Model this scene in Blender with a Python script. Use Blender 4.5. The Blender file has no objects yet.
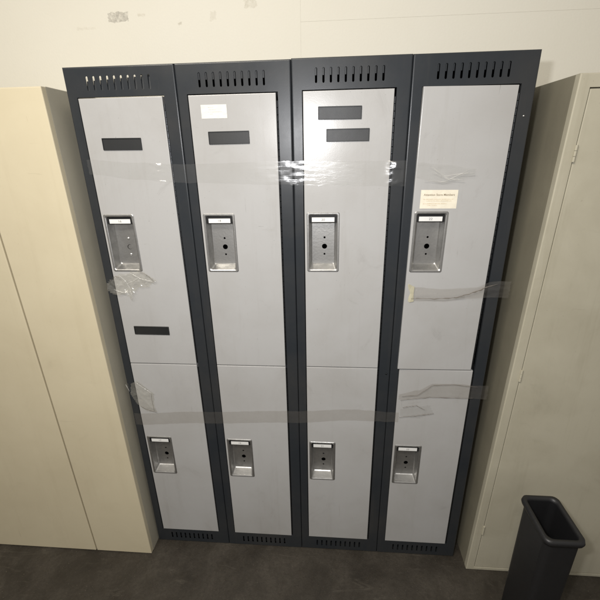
import bpy, bmesh, math, random
from mathutils import Vector, Matrix, noise
random.seed(4)
S = bpy.context.scene
C = S.collection
PI = math.pi

# ---------------------------------------------------------------- materials
def nm(name):
    m = bpy.data.materials.new(name); m.use_nodes = True
    nt = m.node_tree
    return m, nt, nt.nodes['Principled BSDF'], nt.nodes, nt.links

def noise_tex(N, L, scale, detail=4, rough=.55, vec=None, dist=0):
    n = N.new('ShaderNodeTexNoise'); n.inputs['Scale'].default_value = scale
    n.inputs['Detail'].default_value = detail; n.inputs['Roughness'].default_value = rough
    n.inputs['Distortion'].default_value = dist
    if vec: L.new(vec, n.inputs['Vector'])
    return n.outputs['Fac']

def ramp(N, L, fac, a, b, ca=(0, 0, 0, 1), cb=(1, 1, 1, 1)):
    r = N.new('ShaderNodeValToRGB'); L.new(fac, r.inputs['Fac'])
    r.color_ramp.elements[0].position = a; r.color_ramp.elements[0].color = ca
    r.color_ramp.elements[1].position = b; r.color_ramp.elements[1].color = cb
    return r.outputs['Color']

def mixc(N, L, fac, c1, c2):
    m = N.new('ShaderNodeMix'); m.data_type = 'RGBA'
    if isinstance(fac, float): m.inputs['Factor'].default_value = fac
    else: L.new(fac, m.inputs['Factor'])
    for i, c in ((6, c1), (7, c2)):
        if isinstance(c, tuple): m.inputs[i].default_value = (*c, 1) if len(c) == 3 else c
        else: L.new(c, m.inputs[i])
    return m.outputs[2]

def math_n(N, L, op, a, b=None):
    m = N.new('ShaderNodeMath'); m.operation = op
    for i, v in enumerate((a, b)):
        if v is None: continue
        if isinstance(v, (int, float)): m.inputs[i].default_value = v
        else: L.new(v, m.inputs[i])
    return m.outputs[0]

def coords(N, L, scale=(1, 1, 1)):
    t = N.new('ShaderNodeTexCoord'); mp = N.new('ShaderNodeMapping')
    mp.inputs['Scale'].default_value = scale
    g = N.new('ShaderNodeNewGeometry')
    L.new(g.outputs['Position'], mp.inputs['Vector'])
    return mp.outputs['Vector']

def bump(N, L, bsdf, h, strength=.1, dist=.001):
    b = N.new('ShaderNodeBump'); b.inputs['Strength'].default_value = strength
    b.inputs['Distance'].default_value = dist
    L.new(h, b.inputs['Height']); L.new(b.outputs['Normal'], bsdf.inputs['Normal'])

def painted(name, base, dirt, rough=.38, peel=.12, dirt_amt=.5, spec=.5, streak=True, wear=0.0):
    m, nt, B, N, L = nm(name)
    v = coords(N, L)
    big = ramp(N, L, noise_tex(N, L, 3.5, 5, .6, v, .3), .42, .75)
    vs = coords(N, L, (16, 16, 1.1))
    st = ramp(N, L, noise_tex(N, L, 1.6, 6, .7, vs), .55, .85)
    sp = ramp(N, L, noise_tex(N, L, 120, 2, .5, v), .74, .80)
    f = math_n(N, L, 'MULTIPLY', big, .45 * dirt_amt)
    if streak:
        f = math_n(N, L, 'ADD', f, math_n(N, L, 'MULTIPLY', st, .4 * dirt_amt))
    f = math_n(N, L, 'ADD', f, math_n(N, L, 'MULTIPLY', sp, .5 * dirt_amt))
    col = mixc(N, L, f, base, dirt)
    if wear:
        # rubbed grime patches, fine hand scratches and small brown drips
        g = ramp(N, L, noise_tex(N, L, 7, 7, .72, v, .8), .60, .74)
        col = mixc(N, L, math_n(N, L, 'MULTIPLY', g, .22 * wear), col, tuple(c * .62 for c in dirt))
        vx = coords(N, L, (9, 9, 160)); vz = coords(N, L, (170, 170, 7))
        s1 = ramp(N, L, noise_tex(N, L, 1, 3, .6, vx, .7), .715, .735)
        s2 = ramp(N, L, noise_tex(N, L, 1, 3, .6, vz, .5), .725, .745)
        gate = ramp(N, L, noise_tex(N, L, 5, 2, .5, v), .50, .60)
        sc = math_n(N, L, 'MULTIPLY', math_n(N, L, 'MAXIMUM', s1, s2), gate)
        col = mixc(N, L, math_n(N, L, 'MULTIPLY', sc, .45 * wear), col, tuple(c * .5 for c in dirt))
        dr = ramp(N, L, noise_tex(N, L, 1, 4, .6, coords(N, L, (60, 60, 3.5))), .70, .76)
        col = mixc(N, L, math_n(N, L, 'MULTIPLY', math_n(N, L, 'MULTIPLY', dr, ramp(N, L, noise_tex(N, L, 2.6, 2, .5, v), .52, .6)), .35 * wear), col, (.20, .15, .10))
        fl = ramp(N, L, noise_tex(N, L, 260, 2, .5, v), .765, .785)
        col = mixc(N, L, math_n(N, L, 'MULTIPLY', fl, .7 * wear), col, tuple(c * .35 for c in dirt))
    L.new(col, B.inputs['Base Color'])
    r = math_n(N, L, 'ADD', math_n(N, L, 'MULTIPLY', noise_tex(N, L, 9, 5, .7, v), .16), rough - .08)
    L.new(r, B.inputs['Roughness'])
    B.inputs['Specular IOR Level'].default_value = spec
    h = math_n(N, L, 'ADD', noise_tex(N, L, 420, 2, .5, v), math_n(N, L, 'MULTIPLY', noise_tex(N, L, 14, 3, .5, v), 2.5))
    bump(N, L, B, h, peel, .0006)
    return m

M = {}
M['door'] = painted('grey_door_paint', (.445, .443, .437), (.33, .315, .29), .25, .10, .9, wear=1.0)
M['frame'] = painted('charcoal_paint', (.0235, .0275, .0325), (.062, .058, .052), .33, .10, .9, .42)
M['body'] = painted('charcoal_body_paint', (.026, .029, .033), (.05, .05, .05), .5, .2, .5, .4)
M['cream'] = painted('cream_cabinet_paint', (.65, .58, .415), (.49, .42, .28), .42, .18, .7, wear=.5)
M['side'] = painted('greyed_cream_paint', (.47, .44, .35), (.30, .27, .20), .45, .25, .7)
M['side_shaded'] = painted('shaded_cream_paint', (.25, .23, .17), (.12, .11, .085), .55, .25, .8)  # right carcass: shade of the gap beside the lockers put into a darker base
M['cream2'] = painted('old_cream_paint', (.49, .46, .36), (.30, .27, .19), .48, .2, .9, wear=.8)
M['black'] = painted('black_paint', (.012, .012, .013), (.03, .03, .03), .45, .25, .5)
M['plate'] = painted('dark_plate', (.020, .0215, .023), (.050, .046, .040), .45, .15, .7, .5, False)
M['plate2'] = painted('black_plate', (.016, .017, .017), (.05, .045, .04), .42, .15, .6, .5, False)
M['rim'] = painted('plate_rim', (.10, .105, .11), (.15, .14, .13), .35, .1, .4, .5, False)
M['latch'] = painted('latch_black', (.012, .012, .013), (.03, .03, .03), .45, .1, .3, .4, False)

def metal(name, base, rough, brushed=True):
    m, nt, B, N, L = nm(name)
    v = coords(N, L)
    big = ramp(N, L, noise_tex(N, L, 38, 5, .65, v, .5), .35, .75)
    L.new(mixc(N, L, big, base, tuple(c * .62 for c in base)), B.inputs['Base Color'])
    B.inputs['Metallic'].default_value = .92
    vs = coords(N, L, (900, 900, 30))
    n2 = noise_tex(N, L, 1, 2, .5, vs)
    r = math_n(N, L, 'ADD', math_n(N, L, 'MULTIPLY', big, .14), rough)
    L.new(r, B.inputs['Roughness'])
    h = math_n(N, L, 'ADD', math_n(N, L, 'MULTIPLY', n2, .15 if brushed else 0.0), noise_tex(N, L, 150, 3, .6, v))
    bump(N, L, B, h, .35, .0007)
    return m
M['steel'] = metal('stamped_steel', (.56, .555, .54), .34)
M['chrome'] = metal('bright_screw', (.85, .84, .82), .14, False)
M['hinge'] = metal('hinge_metal', (.055, .058, .062), .35, False)

def paper(name, base, amt=.12):
    m, nt, B, N, L = nm(name)
    v = coords(N, L)
    f = ramp(N, L, noise_tex(N, L, 60, 5, .6, v), .4, .8)
    L.new(mixc(N, L, math_n(N, L, 'MULTIPLY', f, amt * 4), base, tuple(c * .75 for c in base)), B.inputs['Base Color'])
    B.inputs['Roughness'].default_value = .55
    bump(N, L, B, noise_tex(N, L, 90, 3, .6, v), .2, .0008)
    return m
M['white_paper'] = paper('white_paper', (.74, .73, .68))
M['number_paper'] = paper('number_paper', (.84, .84, .82), .05)
M['cream_paper'] = paper('cream_paper', (.86, .80, .66))
M['masking'] = paper('masking_tape', (.50, .47, .34), .2)
def ink(name, c):
    m, nt, B, N, L = nm(name)
    L.new(mixc(N, L, noise_tex(N, L, 300, 2, .5, coords(N, L)), c, tuple(x * 1.6 for x in c)), B.inputs['Base Color'])
    B.inputs['Roughness'].default_value = .6
    return m
M['ink'] = ink('grey_ink', (.10, .10, .10))
M['pencil'] = ink('faint_ink', (.50, .49, .46))
M['brown_ink'] = ink('brown_ink', (.25, .20, .14))
M['tan_ink'] = ink('tan_ink', (.52, .43, .30))

def tape_mat(name, tint, fac, base, rough, ior=.06, bs=.5):
    m, nt, B, N, L = nm(name)
    out = N['Material Output']
    t = N.new('ShaderNodeBsdfTransparent'); t.inputs['Color'].default_value = (*tint, 1)
    v = coords(N, L)
    L.new(mixc(N, L, noise_tex(N, L, 45, 4, .6, v), base, tuple(c * .7 for c in base)), B.inputs['Base Color'])
    B.inputs['Roughness'].default_value = rough
    B.inputs['Specular IOR Level'].default_value = .9
    vs = coords(N, L, (14, 14, 90))
    h = math_n(N, L, 'ADD', noise_tex(N, L, 1.0, 4, .6, vs, 1.0), math_n(N, L, 'MULTIPLY', noise_tex(N, L, 60, 2, .5, v), .12))
    bump(N, L, B, h, bs, .0030)
    lw = N.new('ShaderNodeLayerWeight'); lw.inputs['Blend'].default_value = .5     # thin film: the same reflectance from either side
    refl = math_n(N, L, 'ADD', math_n(N, L, 'MULTIPLY', math_n(N, L, 'POWER', lw.outputs['Facing'], 5.0), .7), ior)
    bn = [n for n in N if n.type == 'BUMP'][0]
    gl = N.new('ShaderNodeBsdfGlossy'); gl.inputs['Roughness'].default_value = rough; L.new(bn.outputs['Normal'], gl.inputs['Normal'])
    gl.inputs['Color'].default_value = (1, 1, 1, 1)
    m1 = N.new('ShaderNodeMixShader'); L.new(refl, m1.inputs[0]); L.new(t.outputs[0], m1.inputs[1]); L.new(gl.outputs[0], m1.inputs[2])
    df = N.new('ShaderNodeBsdfDiffuse'); df.inputs['Color'].default_value = (*base, 1)
    mx = N.new('ShaderNodeMixShader')
    L.new(math_n(N, L, 'MULTIPLY', math_n(N, L, 'ADD', noise_tex(N, L, 30, 4, .6, v), .5), fac), mx.inputs[0])
    L.new(m1.outputs[0], mx.inputs[1]); L.new(df.outputs[0], mx.inputs[2])
    L.new(mx.outputs[0], out.inputs['Surface'])
    N.remove(B)
    return m
M['tape'] = tape_mat('clear_tape', (1, 1, .995), .02, (.66, .66, .65), .19, .06, .2)
M['tape_dull'] = tape_mat('yellowed_tape', (.972, .963, .95), .09, (.34, .32, .29), .22, .025, .2)
M['tape_bunch'] = tape_mat('bunched_tape', (.975, .97, .95), .13, (.66, .64, .57), .10, .08, .45)

M['fold'] = tape_mat('glint_fold', (.98, .98, .97), .30, (.88, .87, .83), .12, .14, .3)  # glints along the tape ridges, painted in as milky white
M['crease'] = tape_mat('folded_tape', (.80, .77, .73), .55, (.20, .18, .16), .3)
def wall_mat():
    m, nt, B, N, L = nm('painted_board_wall')
    v = coords(N, L)
    sep = N.new('ShaderNodeSeparateXYZ'); L.new(v, sep.inputs[0])
    base = (.79, .765, .675)
    big = ramp(N, L, noise_tex(N, L, 1.6, 5, .6, v), .4, .75)
    c = mixc(N, L, math_n(N, L, 'MULTIPLY', big, .35), base, (.73, .695, .585))
    spots = ramp(N, L, noise_tex(N, L, 19, 5, .75, v, .6), .70, .77)
    c = mixc(N, L, math_n(N, L, 'MULTIPLY', spots, .35), c, (.45, .39, .28))
    # a rubbed grey scuff and smaller marks, each a box with a ragged edge
    nx = noise_tex(N, L, 55, 5, .7, v)
    def mark(c, x0, x1, z0, z1, a, col):
        jit = math_n(N, L, 'MULTIPLY', math_n(N, L, 'SUBTRACT', nx, .5), .030)
        xx = math_n(N, L, 'ADD', sep.outputs['X'], jit); zz = math_n(N, L, 'ADD', sep.outputs['Z'], jit)
        dx = math_n(N, L, 'ABSOLUTE', math_n(N, L, 'SUBTRACT', xx, (x0 + x1) / 2))
        dz = math_n(N, L, 'ABSOLUTE', math_n(N, L, 'SUBTRACT', zz, (z0 + z1) / 2))
        k = math_n(N, L, 'MULTIPLY', math_n(N, L, 'LESS_THAN', dx, (x1 - x0) / 2), math_n(N, L, 'LESS_THAN', dz, (z1 - z0) / 2))
        st = ramp(N, L, noise_tex(N, L, 90, 5, .75, v), .30, .62)
        k = math_n(N, L, 'MULTIPLY', math_n(N, L, 'MULTIPLY', k, st), a)
        return mixc(N, L, k, c, col)
    c = mark(c, -.058, .012, 1.962, 1.990, .7, (.30, .28, .24))
    c = mark(c, -.18, -.11, 1.943, 1.952, .2, (.45, .40, .30))
    c = mark(c, .045, .075, 1.975, 1.983, .35, (.45, .40, .30))
    c = mark(c, .30, .32, 1.955, 1.98, .25, (.45, .40, .30))
    c = mark(c, .185, .197, 1.945, 1.952, .5, (.42, .38, .30))
    c = mark(c, .93, .945, 1.775, 1.782, .9, (.35, .30, .22))
    c = mark(c, .42, .46, 1.985, 2.01, .4, (.42, .38, .28))
    L.new(c, B.inputs['Base Color'])
    B.inputs['Roughness'].default_value = .62
    B.inputs['Specular IOR Level'].default_value = .3
    bump(N, L, B, math_n(N, L, 'ADD', noise_tex(N, L, 160, 3, .5, v), noise_tex(N, L, 12, 3, .5, v)), .3, .0012)
    return m
M['wall'] = wall_mat()

def floor_mat():
    m, nt, B, N, L = nm('worn_concrete')
    v = coords(N, L)
    a = ramp(N, L, noise_tex(N, L, 5.5, 8, .68, v, .4), .36, .68)
    c = mixc(N, L, a, (.032, .027, .0205), (.074, .064, .050))
    b = ramp(N, L, noise_tex(N, L, 26, 6, .7, v, .2), .50, .72)
    c = mixc(N, L, math_n(N, L, 'MULTIPLY', b, .5), c, (.040, .032, .022))
    e = ramp(N, L, noise_tex(N, L, 75, 6, .8, v, .3), .42, .62)
    c = mixc(N, L, math_n(N, L, 'MULTIPLY', e, .38), c, (.024, .020, .015))
    sw = ramp(N, L, noise_tex(N, L, 1, 6, .7, coords(N, L, (5, 26, 1)), 1.2), .60, .70)
    c = mixc(N, L, math_n(N, L, 'MULTIPLY', sw, .30), c, (.13, .115, .09))
    d = ramp(N, L, noise_tex(N, L, 210, 3, .6, v), .66, .72)
    c = mixc(N, L, math_n(N, L, 'MULTIPLY', d, .6), c, (.20, .17, .13))
    L.new(c, B.inputs['Base Color'])
    L.new(math_n(N, L, 'ADD', math_n(N, L, 'MULTIPLY', a, .2), .5), B.inputs['Roughness'])
    B.inputs['Specular IOR Level'].default_value = .35
    bump(N, L, B, math_n(N, L, 'ADD', noise_tex(N, L, 180, 5, .7, v), math_n(N, L, 'MULTIPLY', noise_tex(N, L, 22, 4, .6, v), 1.5)), .5, .002)
    return m
M['floor'] = floor_mat()

# ---------------------------------------------------------------- mesh helpers
def obj(name, bm, mat, parent=None, smooth=False):
    bmesh.ops.recalc_face_normals(bm, faces=bm.faces[:])
    if mat in ('tape', 'tape_dull', 'tape_bunch', 'crease', 'fold'):          # single films: every face looks out of the doors
        bm.normal_update()
        for f in bm.faces:
            if f.normal.y > 0: f.normal_flip()
    me = bpy.data.meshes.new(name); bm.to_mesh(me); bm.free()
    me.materials.append(M[mat])
    if smooth:
        for p in me.polygons: p.use_smooth = True
    o = bpy.data.objects.new(name, me); C.objects.link(o)
    if parent: o.parent = parent
    return o

def empty(name, loc=(0, 0, 0)):
    o = bpy.data.objects.new(name, None); o.location = loc; o.empty_display_size = .1
    C.objects.link(o); return o

def tag(o, label=None, cat=None, group=None, kind=None):
    if label: o['label'] = label
    if cat: o['category'] = cat
    if group: o['group'] = group
    if kind: o['kind'] = kind
    return o

def box(bm, x0, x1, y0, y1, z0, z1, bev=0.0, seg=2):
    vs = [bm.verts.new((x, y, z)) for x in (x0, x1) for y in (y0, y1) for z in (z0, z1)]
    F = [(0, 1, 3, 2), (4, 6, 7, 5), (0, 4, 5, 1), (2, 3, 7, 6), (0, 2, 6, 4), (1, 5, 7, 3)]
    fs = [bm.faces.new([vs[i] for i in f]) for f in F]
    if bev:
        es = list({e for f in fs for e in f.edges})
        bmesh.ops.bevel(bm, geom=es, offset=bev, segments=seg, affect='EDGES', profile=.6)
    return bm

def cyl(bm, p, r, h, axis='Z', n=16, r2=None):
    rot = {'Z': Matrix(), 'Y': Matrix.Rotation(PI / 2, 4, 'X'), 'X': Matrix.Rotation(PI / 2, 4, 'Y')}[axis]
    bmesh.ops.create_cone(bm, cap_ends=True, segments=n, radius1=r, radius2=r if r2 is None else r2, depth=h,
                          matrix=Matrix.Translation(p) @ rot)
    return bm

def rrect(x0, x1, z0, z1, r=0.0, n=4):
    if r <= 0: return [(x0, z0), (x1, z0), (x1, z1), (x0, z1)]
    pts = []
    for cx, cz, a in ((x0 + r, z0 + r, PI), (x1 - r, z0 + r, 1.5 * PI), (x1 - r, z1 - r, 0), (x0 + r, z1 - r, .5 * PI)):
        for k in range(n + 1):
            t = a + k / n * PI / 2
            pts.append((cx + r * math.cos(t), cz + r * math.sin(t)))
    return pts

def circle(cx, cz, r, n=18):
    return [(cx + r * math.cos(2 * PI * k / n), cz + r * math.sin(2 * PI * k / n)) for k in range(n)]

def ring(bm, pts, y): return [bm.verts.new((x, y, z)) for x, z in pts]
def loop_edges(bm, vs): return [bm.edges.new((vs[i], vs[(i + 1) % len(vs)])) for i in range(len(vs))]
def bridge(bm, a, b):
    n = len(a)
    for i in range(n): bm.faces.new((a[i], a[(i + 1) % n], b[(i + 1) % n], b[i]))

def fill(bm, loops):
    es = []
    for l in loops: es += loop_edges(bm, l)
    bmesh.ops.triangle_fill(bm, use_beauty=True, use_dissolve=False, edges=es, normal=(0, -1, 0))

def offset_rect(rect, d):
    x0, x1, z0, z1 = rect
    return (x0 + d, x1 - d, z0 + d, z1 - d)

def panel(bm, rect, holes, y, er, depth, hole_depth=.012, corner=0.0, slot_depth=None):
    """sheet panel facing -Y with rolled outer edge of radius er, returned depth back, and holes (loops of points) with returns"""
    def R(d):
        a, b, c, e = offset_rect(rect, d); return rrect(a, b, c, e, corner + .0001 if corner else 0, 3)
    steps = [(er, y)]
    for k in (1, 2, 3):
        t = k / 3 * PI / 2
        steps.append((er * (1 - math.sin(t)), y + er * (1 - math.cos(t))))
    rings = [ring(bm, R(d), yy) for d, yy in steps]
    rings.append(ring(bm, R(0), y + depth))
    for a, b in zip(rings[:-1], rings[1:]): bridge(bm, a, b)
    hl = [ring(bm, h, y) for h in holes]
    for k, (h, l) in enumerate(zip(holes, hl)):
        l2 = ring(bm, h, y + (slot_depth if slot_depth and k else hole_depth)); bridge(bm, l2, l)
    loops = [rings[0]] + hl
    # edges of rings already exist through bridging: collect
    es = set()
    for l in loops:
        for i in range(len(l)):
            e = bm.edges.get((l[i], l[(i + 1) % len(l)]))
            es.add(e)
    bmesh.ops.triangle_fill(bm, use_beauty=True, use_dissolve=False, edges=list(es), normal=(0, -1, 0))
    return bm

def text_obj(name, s, size, loc, mat, parent, sx=1.0, rz=0, bold=0.0):
    cu = bpy.data.curves.new(name, 'FONT'); cu.body = s; cu.size = size
    cu.align_x = 'CENTER'; cu.align_y = 'CENTER'; cu.offset = bold; cu.extrude = .00006
    tmp = bpy.data.objects.new('tmp', cu); C.objects.link(tmp)
    dg = bpy.context.evaluated_depsgraph_get()
    me = bpy.data.meshes.new_from_object(tmp.evaluated_get(dg))
    me.materials.clear()
    bpy.data.objects.remove(tmp); bpy.data.curves.remove(cu)
    me.transform(Matrix.Translation(loc) @ Matrix.Rotation(PI / 2, 4, 'X') @ Matrix.Diagonal((sx, 1, 1, 1)))
    me.materials.append(M[mat])
    o = bpy.data.objects.new(name, me); C.objects.link(o); o.parent = parent
    return o

# ---------------------------------------------------------------- lockers
W, H = .305, 1.750
DL, DR = .0297, .2639
ZB, ZM, ZT = .0691, .8583, 1.6749
YD = -.0012                       # door face just proud of the frame
PW, PH = .095, .178               # pull size
SLOTX = [.064 + i * .0189 for i in range(10)]

def slot(cx, z0, z1, r=.0029):
    pts = []
    for k in range(7): t = PI + k / 6 * PI; pts.append((cx + r * math.cos(t), z0 + r + r * math.sin(t)))
    for k in range(7): t = k / 6 * PI; pts.append((cx + r * math.cos(t), z1 - r + r * math.sin(t)))
    return pts

def pull_mesh(cx, cz):
    bm = bmesh.new()
    x0, x1, z0, z1 = cx - PW / 2, cx + PW / 2, cz - PH / 2, cz + PH / 2
    spec = [(0, YD + .0012, .006), (.0006, YD - .0012, .0055), (.0022, YD - .0024, .005), (.0052, YD - .0024, .0055), (.0075, YD - .0008, .0055), (.0085, YD + .003, .0055)]
    rings = [ring(bm, rrect(x0 + d, x1 - d, z0 + d, z1 - d, r, 5), y) for d, y, r in spec]
    # tapering walls: the bottom one slopes more
    rings.append(ring(bm, rrect(x0 + .0125, x1 - .0125, z0 + .0175, z1 - .012, .005, 5), YD + .025))
    rings.append(ring(bm, rrect(x0 + .0145, x1 - .0145, z0 + .0200, z1 - .0140, .005, 5), YD + .0275))
    for a, b in zip(rings[:-1], rings[1:]): bridge(bm, a, b)
    hx = cx + .004
    holes = [circle(hx, cz + .0105, .0032, 12), circle(hx, cz - .0165, .0078, 20), circle(hx, cz - .0400, .0030, 12)]
    hl = [ring(bm, h, YD + .0275) for h in holes]
    for h, l in zip(holes, hl):
        l2 = ring(bm, h, YD + .0295); bridge(bm, l2, l)
    es = set()
    for l in [rings[-1]] + hl:
        for i in range(len(l)): es.add(bm.edges.get((l[i], l[(i + 1) % len(l)])))
    bmesh.ops.triangle_fill(bm, use_beauty=True, use_dissolve=False, edges=list(es), normal=(0, -1, 0))
    return bm, hx

def hinge_mesh(z0, z1, seed):
    bm = bmesh.new(); rnd = random.Random(seed)
    z = z0 + .006; x = .2668
    while z < z1 - .018:
        cyl(bm, Vector((x, .0012, z + .0085)), .0022, .0155, 'Z', 10)
        z += .0172
    return bm

def door(root, z0, z1, seed):
    pcx, pcz = DL + .006 + PW / 2, (z0 + z1) / 2 + (.010 if z0 > .5 else -.002)
    bm = bmesh.new()
    hole = rrect(pcx - PW / 2 + .004, pcx + PW / 2 - .004, pcz - PH / 2 + .004, pcz + PH / 2 - .004, .004, 3)
    panel(bm, (DL, DR, z0, z1), [hole], YD, .0016, .016, .004)
    d = obj('door', bm, 'door', root)
    pm, hx = pull_mesh(pcx, pcz)
    p = obj('recessed_pull', pm, 'steel', d)
    for f in p.data.polygons: f.use_smooth = False
    bm = bmesh.new()
    zt = pcz + PH / 2
    box(bm, pcx - PW / 2 + .0092, pcx + PW / 2 - .0092, YD + .0035, YD + .0140, zt - .0305, zt - .0090, .001)
    obj('latch_lip', bm, 'latch', d)
    bm = bmesh.new()
    box(bm, pcx - .0325, pcx + .0325, YD + .0022, YD + .0033, zt - .0285, zt - .0155, .0003, 1)
    nl = obj('number_label', bm, 'number_paper', d)
    h = obj('hinge', hinge_mesh(z0, z1, seed), 'hinge', d)
    h.location = (0, 0, 0)
    return d, pcx, pcz, hx

def name_plate(d, x0, x1, z0, z1, tilt=0, mat='plate'):
    cx, cz = (x0 + x1) / 2, (z0 + z1) / 2; w, h = (x1 - x0) / 2, (z1 - z0) / 2
    bm = bmesh.new()
    a = [ring(bm, rrect(-w + o, w - o, -h + o, h - o, .0012, 2), y) for o, y in ((0, 0), (.0002, -.0024), (.0008, -.0030), (.0018, -.0030), (.0022, -.0008))]
    for p, q in zip(a[:-1], a[1:]): bridge(bm, p, q)
    bm.faces.new(a[-1][::-1])
    o = obj('name_plate', bm, mat, d)
    o.location = (cx, YD + .0001, cz); o.rotation_euler.y = math.radians(tilt)
    return o

def locker(i, top_open=False, dz=0.0, label=''):
    root = empty('locker', (i * W, 0, 0))
    root.location.z = dz
    tag(root, label, 'locker', 'two-door lockers standing side by side')
    bm = bmesh.new()
    g = .0026
    holes = [rrect(DL - g, DR + .0055, ZB - g, ZM - .0008 - .0, 0), ]
    # one tall opening for both doors, a divider rail stands behind the joint
    holes = [rrect(DL - g, DR + .0055, ZB - g, ZT + g, 0)]
    holes += [slot(x, 1.6925, 1.7275) for x in SLOTX] + [slot(x, .0185, .0500) for x in SLOTX]
    panel(bm, (.0005, W - .0005, .0, H), holes, 0, .0036, .022, .010, 0.0, .0016)
    # pressed louvre lips standing in the upper half of each slot
    for x in (() if top_open else SLOTX):
        box(bm, x - .0031, x + .0010, .0022, .0042, 1.7105, 1.7268)
    if top_open:
        for k, x in enumerate(SLOTX):
            zt = 1.7165 + .0010 * k
            q = [bm.verts.new(p) for p in ((x - .0045, .0021, 1.689), (x + .0045, .0021, 1.689), (x + .0045, .0062, zt), (x - .0045, .0062, zt))]
            bm.faces.new(q)
    obj('frame', bm, 'frame', root)
    # carcass: thin sheet walls
    bm = bmesh.new(); t = .0012; D = .38
    hs = H - (.080 if top_open else 0)
    box(bm, .0010, .0010 + t, .0225, D, .0, hs)
    box(bm, W - .0010 - t, W - .0010, .0225, D, .0, hs)
    box(bm, .0025, W - .0025, D - t, D - .0001, .003, hs - .001)
    box(bm, .0025, W - .0025, .0228, D - .002, .003, .003 + t)
    if not top_open: box(bm, .0025, W - .0025, .0228, D - .002, H - .004, H - .004 + t)
    box(bm, .0025, W - .0025, .0230, D - .002, ZM - .002, ZM - .002 + t)
    box(bm, .0270, .2700, .0160, .0222, ZM - .016, ZM + .014)
    if top_open: box(bm, .160, W - .0025, .0228, D - .002, H - .004, H - .004 + t)
    obj('carcass', bm, 'body', root)
    up = door(root, ZM + .0016, ZT, i * 2)
    lo = door(root, ZB, ZM - .0016, i * 2 + 1)
    return root, up, lo

labels = ['leftmost locker, with a second black plate low on its upper door, beside the cream cabinet',
          'locker with a small white paper sticker above its one dark name plate',
          'locker with two dark name plates stepped one below the other on its upper door',
          'rightmost locker, with a cream notice above the pull and no name plate']
nums = [('16', '17'), ('18', '19'), ('20', '21'), ('22', '23')]
L4 = []
for i in range(4):
    root, up, lo = locker(i, i == 0, (0, 0.0, 0.0015, 0.001)[i], labels[i])
    for (d, pcx, pcz, hx), n in ((up, nums[i][0]), (lo, nums[i][1])):
        d['label'] = ('upper' if d is up[0] else 'lower') + ' grey door'
        text_obj('number', n, .0092, (pcx, YD + .00215, pcz + PH / 2 - .0221), 'ink', d, 1.15)
    L4.append((root, up, lo))

# name plates (measured on the doors)
name_plate(L4[0][1][0], .076, .189, 1.543, 1.575, .6)
name_plate(L4[0][1][0], .067, .186, .970, 1.000, .4, 'plate2')
name_plate(L4[1][1][0], .075, .188, 1.553, 1.586, -.2)
name_plate(L4[2][1][0], .069, .183, 1.606, 1.638, .3)
name_plate(L4[2][1][0], .091, .205, 1.552, 1.584, 0)

# bright screws in the leftmost upper pull
d, pcx, pcz, hx = L4[0][1]
for dz, r in ((.0105, .0042), (-.0400, .0040)):
    bm = bmesh.new(); cyl(bm, Vector((hx, YD + .0262, pcz + dz)), r, .0022, 'Y', 18, r * .7)
    obj('screw', bm, 'chrome', d, True)
bm = bmesh.new(); cyl(bm, Vector((hx + .001, YD + .0285, pcz - .0165)), .0068, .0016, 'Y', 20)
obj('screw', bm, 'steel', d)

# white sticker on the second locker
d = L4[1][1][0]
def sheet(w, h, mat, name, d, loc, rot, nx=14, nz=8, amp=.0006, seed=0):
    bm = bmesh.new()
    vs = [[bm.verts.new((-w / 2 + w * i / nx, -.0003 - amp * (.5 + .5 * noise.noise(Vector((i * .5 + seed, j * .6, 3)))) , -h / 2 + h * j / nz)) for j in range(nz + 1)] for i in range(nx + 1)]
    for i in range(nx):
        for j in range(nz): bm.faces.new((vs[i][j], vs[i + 1][j], vs[i + 1][j + 1], vs[i][j + 1]))
    r = bmesh.ops.extrude_face_region(bm, geom=bm.faces[:])
    for v in r['geom']:
        if isinstance(v, bmesh.types.BMVert): v.co.y += .0002
    o = obj(name, bm, mat, d, False); o.location = loc; o.rotation_euler.y = math.radians(rot)
    return o
sheet(.070, .0335, 'white_paper', 'paper_sticker', d, (.0965, YD, 1.6345), 0, amp=.0008)
bm = bmesh.new(); rnd = random.Random(7)
for r_, (x0, x1) in enumerate(((-.016, -.002), (-.014, .004), (-.017, .020), (-.012, -.004))):
    x = x0; z = .010 - r_ * .0055
    while x < x1:
        w = rnd.uniform(.0008, .0024); box(bm, x, x + w, -.00006, 0, z, z + rnd.uniform(.0010, .0018)); x += w + .0008
o = obj('faint_writing', bm, 'pencil', d); o.location = (.0965, YD - .0012, 1.6345)

# cream notice on the rightmost locker, plus the writing on it
dr4 = L4[3][1][0]
sheet(.100, .0500, 'cream_paper', 'notice_sticker', dr4, (.0985, YD, 1.3985), 0, amp=.0004, seed=5)
text_obj('notice_heading', 'Attention Store Members', .0080, (.0985, YD - .00085, 1.4105), 'brown_ink', dr4, 1.0, bold=.00012)
bm = bmesh.new()
for r_, (x0, x1, zz) in enumerate(((-.042, .040, -.0005), (-.034, .036, -.0050), (-.042, .020, -.0125), (-.030, -.004, -.0170))):
    x = x0
    while x < x1:
        w = rnd.uniform(.0010, .0034); box(bm, x, x + w, -.00006, 0, zz, zz + rnd.uniform(.0010, .0019)); x += w + rnd.choice((.0006, .0006, .0016))
o = obj('notice_small_print', bm, 'tan_ink', dr4); o.location = (.0985, YD - .00085, 1.3985)

# the fourth upper door hangs slightly crooked and sprung at its free lower corner
def crooked(d, ang_y, ang_z, px, pz):
    piv = Vector((px, 0, pz))
    d.matrix_local = Matrix.Translation(piv) @ Matrix.Rotation(math.radians(ang_z), 4, 'Z') @ Matrix.Rotation(math.radians(ang_y), 4, 'Y') @ Matrix.Translation(-piv)
crooked(L4[3][1][0], .50, 1.6, DR, ZT)
crooked(L4[0][2][0], -.12, 0, DR, ZM)

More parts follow.
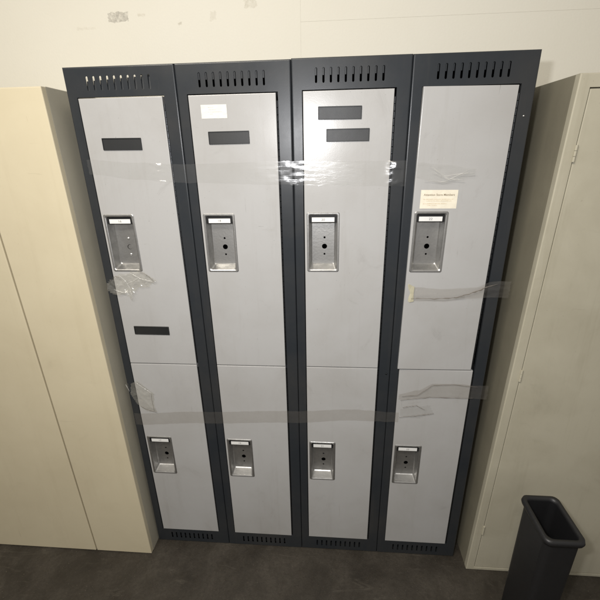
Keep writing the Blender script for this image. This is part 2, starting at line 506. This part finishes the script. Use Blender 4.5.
# ---------------------------------------------------------------- clear tape
def tape(name, P, w, mat, label, amp=.0010, n=None, seed=0, standoff=.0016, ragged=.0015, zones=(), group='strips of clear tape stuck across the lockers', fold=0.0):
    """P: (x, z) or (x, z, width) or (x, z, width, y) stations of the strip's centreline"""
    bm = bmesh.new()
    st = [tuple(p) + (w, 0.0)[len(p) - 2:] for p in P]
    length = sum(math.dist(a[:2], b[:2]) for a, b in zip(st[:-1], st[1:]))
    n = n or max(20, int(length / .004)); m = 12
    org = Vector((st[0][0], 0, st[0][1]))
    rows = []
    for i in range(n + 1):
        t = i / n * (len(st) - 1); k = min(int(t), len(st) - 2); f = t - k; f = f * f * (3 - 2 * f) if len(st) > 2 else f
        a, b = st[k], st[k + 1]; c = [a[q] + (b[q] - a[q]) * (f if q else t - k) for q in range(4)]
        row = []
        for j in range(m + 1):
            s = (j / m - .5)
            z = c[1] + s * c[2]; x = c[0]
            if i in (0, n): x += noise.noise(Vector((seed, j * .9, i))) * ragged * 2
            if j in (0, m): z += noise.noise(Vector((seed + 7, j, x * 40))) * ragged
            q = noise.noise(Vector((x * 16 + seed + z * 20, z * 130, seed * 1.7))) + .25 * noise.noise(Vector((x * 60 + seed * 2, z * 240 + x * 60, 4)))
            za = amp * (1 + sum(g * math.exp(-((x - zx) / zw) ** 2) for zx, zw, g in zones))
            y = -standoff - za * abs(q) * 1.6 + c[3]
            if fold: y -= fold * max(0, 1 - abs(s * c[2] - (x - c[0])) / .01)
            row.append(bm.verts.new((x - org.x, y, z - org.z)))
        rows.append(row)
    for i in range(n):
        for j in range(m): bm.faces.new((rows[i][j], rows[i + 1][j], rows[i + 1][j + 1], rows[i][j + 1]))
    o = obj(name, bm, mat, None, True); o.location = org
    tag(o, label, 'tape', group)
    return o

def crumple(name, pts, mat, label, amp=.012, seed=0, res=13):
    """a torn piece of clear tape bunched up: polygon outline (x,z), height field outward"""
    bm = bmesh.new()
    xs = [p[0] for p in pts]; zs = [p[1] for p in pts]
    x0, x1, z0, z1 = min(xs), max(xs), min(zs), max(zs)
    def inside(x, z):
        c = False; n = len(pts)
        for i in range(n):
            a, b = pts[i], pts[(i + 1) % n]
            if (a[1] > z) != (b[1] > z) and x < (b[0] - a[0]) * (z - a[1]) / (b[1] - a[1]) + a[0]: c = not c
        return c
    org = Vector((x0, 0, z0)); V = {}
    nx = res * 2; nz = max(6, int(nx * (z1 - z0) / (x1 - x0)))
    def vert(i, j):
        if (i, j) not in V:
            x = x0 + (x1 - x0) * i / nx; z = z0 + (z1 - z0) * j / nz
            q = noise.noise(Vector((x * 30 + seed, z * 26, seed))); r = noise.noise(Vector((x * 62, z * 50 + seed, 2)))
            ridge = (1 - abs(q) * 2.2); ridge = max(0, ridge)
            y = -.0025 - amp * ridge * .55 - amp * .25 * (1 - abs(r) * 2)
            V[(i, j)] = bm.verts.new((x - org.x, min(y, -.0022), z - org.z))
        return V[(i, j)]
    for i in range(nx):
        for j in range(nz):
            if inside(x0 + (x1 - x0) * (i + .5) / nx, z0 + (z1 - z0) * (j + .5) / nz):
                bm.faces.new((vert(i, j), vert(i + 1, j), vert(i + 1, j + 1), vert(i, j + 1)))
    bmesh.ops.triangulate(bm, faces=bm.faces[:])
    o = obj(name, bm, mat, None, False); o.location = org
    tag(o, label, 'tape', 'strips of clear tape stuck across the lockers')
    return o

tape('clear_tape', [(.02, 1.500, .040), (.16, 1.487, .046), (.31, 1.478, .050), (.57, 1.476, .062), (.75, 1.472, .066), (.918, 1.470, .066)], .055, 'tape',
     'long clear tape strip across the first three upper doors, just above their pulls', amp=.00025, seed=1, standoff=.0018, zones=((.225, .022, 22), (.605, .050, 5), (.890, .020, 30)))
tape('clear_tape', [(.944, 1.478, .040), (1.02, 1.466, .050), (1.098, 1.470, .020)], .04, 'tape',
     'short wrinkled clear tape piece above the cream notice on the rightmost locker', amp=.0035, seed=5, standoff=.0085)
tape('clear_tape', [(.962, 1.123, .044), (1.05, 1.120, .040), (1.14, 1.128, .034), (1.196, 1.140, .050), (1.212, 1.140, .05), (1.243, 1.139, .052)], .045, 'tape_dull',
     'creased clear tape below the upper pull of the rightmost locker, holding door to frame', amp=.002, seed=9, standoff=.0068, fold=.002)
tape('clear_tape', [(.950, .752, .022), (1.01, .765, .030), (1.06, .780, .054), (1.14, .782, .052), (1.19, .779, .050), (1.236, .778, .052)], .05, 'tape_dull',
     'smoky clear tape strip on the rightmost locker just under its upper door', amp=.0016, seed=13, standoff=.0022)
tape('clear_tape', [(.006, .624, .050), (.25, .640, .050), (.58, .655, .050), (.80, .672, .046), (.955, .668, .040)], .05, 'tape_dull',
     'long clear tape strip running level across the lower doors of the first three lockers', amp=.0005, seed=17, standoff=.0018)
crumple('clear_tape', [(.020, 1.160), (.050, 1.180), (.095, 1.188), (.125, 1.196), (.150, 1.178), (.170, 1.158), (.140, 1.140), (.105, 1.135), (.088, 1.118), (.080, 1.094), (.070, 1.118), (.040, 1.112), (.012, 1.118), (.008, 1.145)],
        'tape_bunch', 'crumpled clear tape hanging under the upper pull of the leftmost locker', .012, 3)
crumple('clear_tape', [(.018, .778), (.045, .790), (.095, .738), (.088, .690), (.096, .660), (.060, .662), (.030, .690), (.010, .735)],
        'tape_bunch', 'wrinkled clear tape patch on the lower door of the leftmost locker, above its pull', .006, 11)
crumple('clear_tape', [(.9585, .705), (1.000, .712), (1.055, .722), (1.070, .690), (1.020, .668), (.975, .672), (.9585, .680)],
        'tape', 'small wrinkled tape scrap on the lower door of the rightmost locker, under the smoky strip', .0015, 21)
def crease(t, name, P, w, mat='crease'):
    bm = bmesh.new(); prev = None; o0 = t.location
    n = 40
    for i in range(n + 1):
        u = i / n * (len(P) - 1); k = min(int(u), len(P) - 2); f = u - k
        x = P[k][0] + (P[k + 1][0] - P[k][0]) * f; z = P[k][1] + (P[k + 1][1] - P[k][1]) * f
        ww = w * (.35 + .65 * abs(noise.noise(Vector((i * .2, w * 999, 2)))) * 2) * min(1, (n - i) / 8 + .1, i / 6 + .15) * 1.25
        z += noise.noise(Vector((i * .3, 5, P[0][0] * 9))) * .0014
        y = P[0][2]
        row = [bm.verts.new((x - o0.x, y, z - ww - o0.z)), bm.verts.new((x - o0.x, y - .0016, z - o0.z)), bm.verts.new((x - o0.x, y, z + ww * .4 - o0.z))]
        if prev:
            for a in (0, 1): bm.faces.new((prev[a], row[a], row[a + 1], prev[a + 1]))
        prev = row
    return obj(name, bm, mat, t, True)
T = {o.get('label', ''): o for o in S.objects if o.get('category') == 'tape'}
def find(s_): return [o for k, o in T.items() if s_ in k][0]
t3 = find('creased clear tape')
crease(t3, 'crease', [(.958, 1.112, -.0125), (1.04, 1.111), (1.115, 1.118)], .0016)
crease(t3, 'crease', [(1.085, 1.113, -.0105), (1.13, 1.128), (1.175, 1.148), (1.205, 1.158)], .0040)
t4 = find('smoky clear tape')
crease(t4, 'crease', [(.96, .757, -.0050), (1.01, .762), (1.055, .802), (1.12, .808), (1.20, .800)], .0022)
crease(t4, 'crease', [(.955, .742, -.0050), (1.05, .756), (1.19, .757)], .0014)
t5 = find('small wrinkled tape scrap')
crease(t5, 'crease', [(.965, .713, -.0055), (1.01, .722), (1.04, .705)], .0022)
crease(t5, 'crease', [(.955, .672, -.0055), (1.02, .682), (1.07, .692)], .0014)
t6 = find('short wrinkled clear')
crease(t6, 'crease', [(.975, 1.490, -.0130), (1.02, 1.462), (1.06, 1.468), (1.098, 1.470)], .0022, 'fold')
crease(t6, 'crease', [(.965, 1.452, -.0130), (1.02, 1.448), (1.08, 1.478)], .0018, 'fold')
crease(t6, 'crease', [(.985, 1.474, -.0130), (1.03, 1.455), (1.07, 1.452)], .0016, 'fold')

c1 = find('crumpled clear tape hanging')
for P, w in (([(.055, 1.182, -.0125), (.075, 1.160), (.088, 1.128)], .0030), ([(.095, 1.186, -.012), (.125, 1.168), (.160, 1.160)], .0026),
             ([(.072, 1.150, -.012), (.098, 1.160), (.128, 1.178)], .0022), ([(.030, 1.132, -.012), (.058, 1.122), (.078, 1.126)], .0026),
             ([(.082, 1.128, -.012), (.088, 1.112), (.084, 1.098)], .0034)):
    crease(c1, 'crease', P, w, 'fold')
crease(c1, 'crease', [(.118, 1.196, -.0110), (.146, 1.180), (.166, 1.160)], .0016)
crease(c1, 'crease', [(.020, 1.158, -.0110), (.040, 1.176), (.056, 1.172)], .0014)
c2 = find('wrinkled clear tape patch')
crease(c2, 'crease', [(.040, .784, -.0085), (.062, .766), (.090, .742)], .0032, 'fold')
crease(c2, 'crease', [(.088, .740, -.0075), (.086, .715), (.088, .668)], .0016)
crease(c2, 'crease', [(.040, .685, -.0075), (.066, .672), (.094, .662)], .0026)

# small screw on the right stile of the rightmost locker, and a bolt low on the third seam
bm = bmesh.new(); cyl(bm, Vector((.2865, -.0010, 1.604)), .0026, .0020, 'Y', 14, .0018)
obj('screw', bm, 'chrome', L4[3][0], True)
bm = bmesh.new(); cyl(bm, Vector((.293, -.0010, .838)), .0034, .0020, 'Y', 14, .0026)
obj('screw', bm, 'hinge', L4[2][0], True)

# curl of tape on the left locker's edge
tape('clear_tape', [(-.001, .778, .010), (.006, .762, .030), (.014, .742, .012)], .02, 'tape',
     'tiny shiny curl of tape on the left edge of the leftmost locker', amp=.004, seed=23, standoff=.002)
cu = [o for o in S.objects if 'tiny shiny curl' in o.get('label', '')][0]
crease(cu, 'crease', [(.001, .776, -.0085), (.006, .764), (.010, .748)], .0070, 'fold')
# yellowed masking tape dab on the rightmost locker
bm = bmesh.new()
pts = [(.944, 1.152), (.951, 1.155), (.960, 1.150), (.967, 1.147), (.966, 1.124), (.968, 1.100), (.956, 1.097), (.948, 1.102), (.950, 1.125)]
f1 = [bm.verts.new((x - .955, -.0098 if x > .95 else -.006, z - 1.125)) for x, z in pts]
f2 = [bm.verts.new((x - .955, -.0088 if x > .95 else -.0008, z - 1.125)) for x, z in pts]
bm.faces.new(f1); bm.faces.new(f2[::-1]); bridge(bm, f1, f2)
o = obj('masking_tape', bm, 'masking'); o.location = (.955, 0, 1.125)
tag(o, 'small yellowed tape dab on the free edge of the rightmost upper door', 'tape')

# ---------------------------------------------------------------- neighbours
def rack(o, k):
    for v in o.data.vertices: v.co.x += k * v.co.z

def cream_left():
    r = empty('storage_cabinet', (-.0035, 0, 0))
    tag(r, 'tall cream metal cabinet at the left of the lockers', 'cabinet')
    yf, hb = -.064, 1.700; k = -.0125
    w = .94
    bm = bmesh.new()
    box(bm, -w, 0, yf + .018, .38, .0, hb, .0015)
    parts = [obj('carcass', bm, 'side', r)]
    for j, (x0, x1) in enumerate(((-.235, 0), (-.705, -.235), (-.94, -.705))):
        bm = bmesh.new()
        panel(bm, (x0 + .0026, x1 - (0 if j == 0 else .0026), .003, hb - .002), [], yf, .0028, .0176)
        d = obj('door_leaf', bm, 'cream', r); parts.append(d)
        if j == 1:
            bm = bmesh.new(); box(bm, x0 + .02, x0 + .035, yf - .018, yf - .0005, .88, 1.0, .004)
            parts.append(obj('handle', bm, 'steel', d))
    for p in parts: rack(p, k)
cream_left()

def cream_right():
    r = empty('storage_cabinet', (1.2545, 0, 0))
    tag(r, 'dull cream cabinet with a hinged door at the right of the lockers', 'cabinet')
    yf, hb, w = -.048, 1.69, .62; k = .0235
    bm = bmesh.new()
    panel(bm, (0, w, 0, hb), [rrect(.027, w - .027, .013, hb - .03, 0)], yf, .003, .02, .02)
    parts = [obj('frame', bm, 'cream2', r)]
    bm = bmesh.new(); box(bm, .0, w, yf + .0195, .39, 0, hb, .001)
    parts.append(obj('carcass', bm, 'side_shaded', r))
    bm = bmesh.new(); panel(bm, (.0300, w - .0295, .0160, hb - .033), [], yf + .0008, .002, .018)
    d = obj('door', bm, 'cream2', r); parts.append(d)
    for z in (.20, .86, 1.5):
        bm = bmesh.new(); 
        for q in range(3): cyl(bm, Vector((.0285, yf - .0022, z + q * .0135)), .0034, .0125, 'Z', 12)
        parts.append(obj('hinge', bm, 'cream2', d, False))
    for p in parts: rack(p, k)
cream_right()

def black_bin():
    r = empty('waste_bin', (1.330, -.155, 0))
    tag(r, 'slim black bin standing in front of the dull cream cabinet', 'bin')
    w, dpt, h = .10, .15, .50
    bm = bmesh.new()
    def rr(d, z, rad=.018):
        return [bm.verts.new((x, y, z)) for x, y in rrect(d, w - d, -dpt + d, -d, rad, 5)]
    R = [rr(.010, 0), rr(.004, .006), rr(.0015, h - .03), rr(.0015, h - .012), rr(.006, h - .012), rr(.011, .02)]
    for a, b in zip(R[:-1], R[1:]): bridge(bm, a, b)
    bm.faces.new(R[0]); bm.faces.new(R[-1])
    obj('bin_body', bm, 'black', r)
    bm = bmesh.new()
    R = [rr(.0012, h - .020), rr(-.005, h - .018), rr(-.007, h - .010), rr(-.005, h), rr(.004, h + .001), rr(.006, h - .011)]
    for a, b in zip(R[:-1], R[1:]): bridge(bm, a, b)
    obj('rim', bm, 'black', r, True)
black_bin()

# ---------------------------------------------------------------- setting
bm = bmesh.new(); box(bm, -2.6, 3.6, -3.2, .46, -.08, 0)
tag(obj('floor', bm, 'floor'), 'dark worn concrete floor', None, None, 'structure')
bm = bmesh.new()
for x0, x1, z0, z1 in ((-2.6, -1.05, 0, 2.9), (-1.05, .608, 0, 2.9), (.608, 2.2, 0, 1.9385), (.608, 2.2, 1.9385, 2.9), (2.2, 3.6, 0, 2.9)):
    box(bm, x0 + .00005, x1 - .00005, .42, .46, z0 + .0001, z1 - .0001, .0003, 1)
tag(obj('wall', bm, 'wall'), 'cream painted board wall with scuffs above the lockers', None, None, 'structure')

# ---------------------------------------------------------------- camera
f, cx, cy, cz, a, b, c = 387.111, .713097, -1.126405, 1.528874, 1.206303, .080792, -.019264
cam = bpy.data.objects.new('Camera', bpy.data.cameras.new('Camera')); C.objects.link(cam)
cam.data.sensor_width = 36; cam.data.lens = f / 600 * 36; cam.data.clip_start = .02; cam.data.clip_end = 100
cam.matrix_world = Matrix.Translation((cx, cy, cz)) @ Matrix.Rotation(b, 4, 'Z') @ Matrix.Rotation(a, 4, 'X') @ Matrix.Rotation(c, 4, 'Z')
S.camera = cam

# ---------------------------------------------------------------- light: the camera's flash and the room's ceiling lamps
def area(name, loc, target, sx, sy, energy, col):
    l = bpy.data.lights.new(name, 'AREA'); l.shape = 'RECTANGLE'; l.size = sx; l.size_y = sy
    l.energy = energy; l.color = col
    o = bpy.data.objects.new(name, l); C.objects.link(o); o.location = loc
    o.rotation_euler = (Vector(target) - Vector(loc)).to_track_quat('-Z', 'Y').to_euler()
    return o
area('camera_flash', (.590, -1.13, 1.625), (.64, 0, 1.10), .05, .03, 8.8, (.98, .98, 1.0))
area('ceiling_lamp', (.05, -1.5, 2.75), (.45, -.2, .6), 1.2, .3, 40.0, (1.0, .93, .82))

w = bpy.data.worlds.new('World'); S.world = w; w.use_nodes = True
w.node_tree.nodes['Background'].inputs[0].default_value = (1.0, .95, .88, 1)
w.node_tree.nodes['Background'].inputs[1].default_value = .30
S.view_settings.view_transform = 'Standard'; S.view_settings.look = 'None'
S.view_settings.exposure = 0.0; S.view_settings.gamma = 1
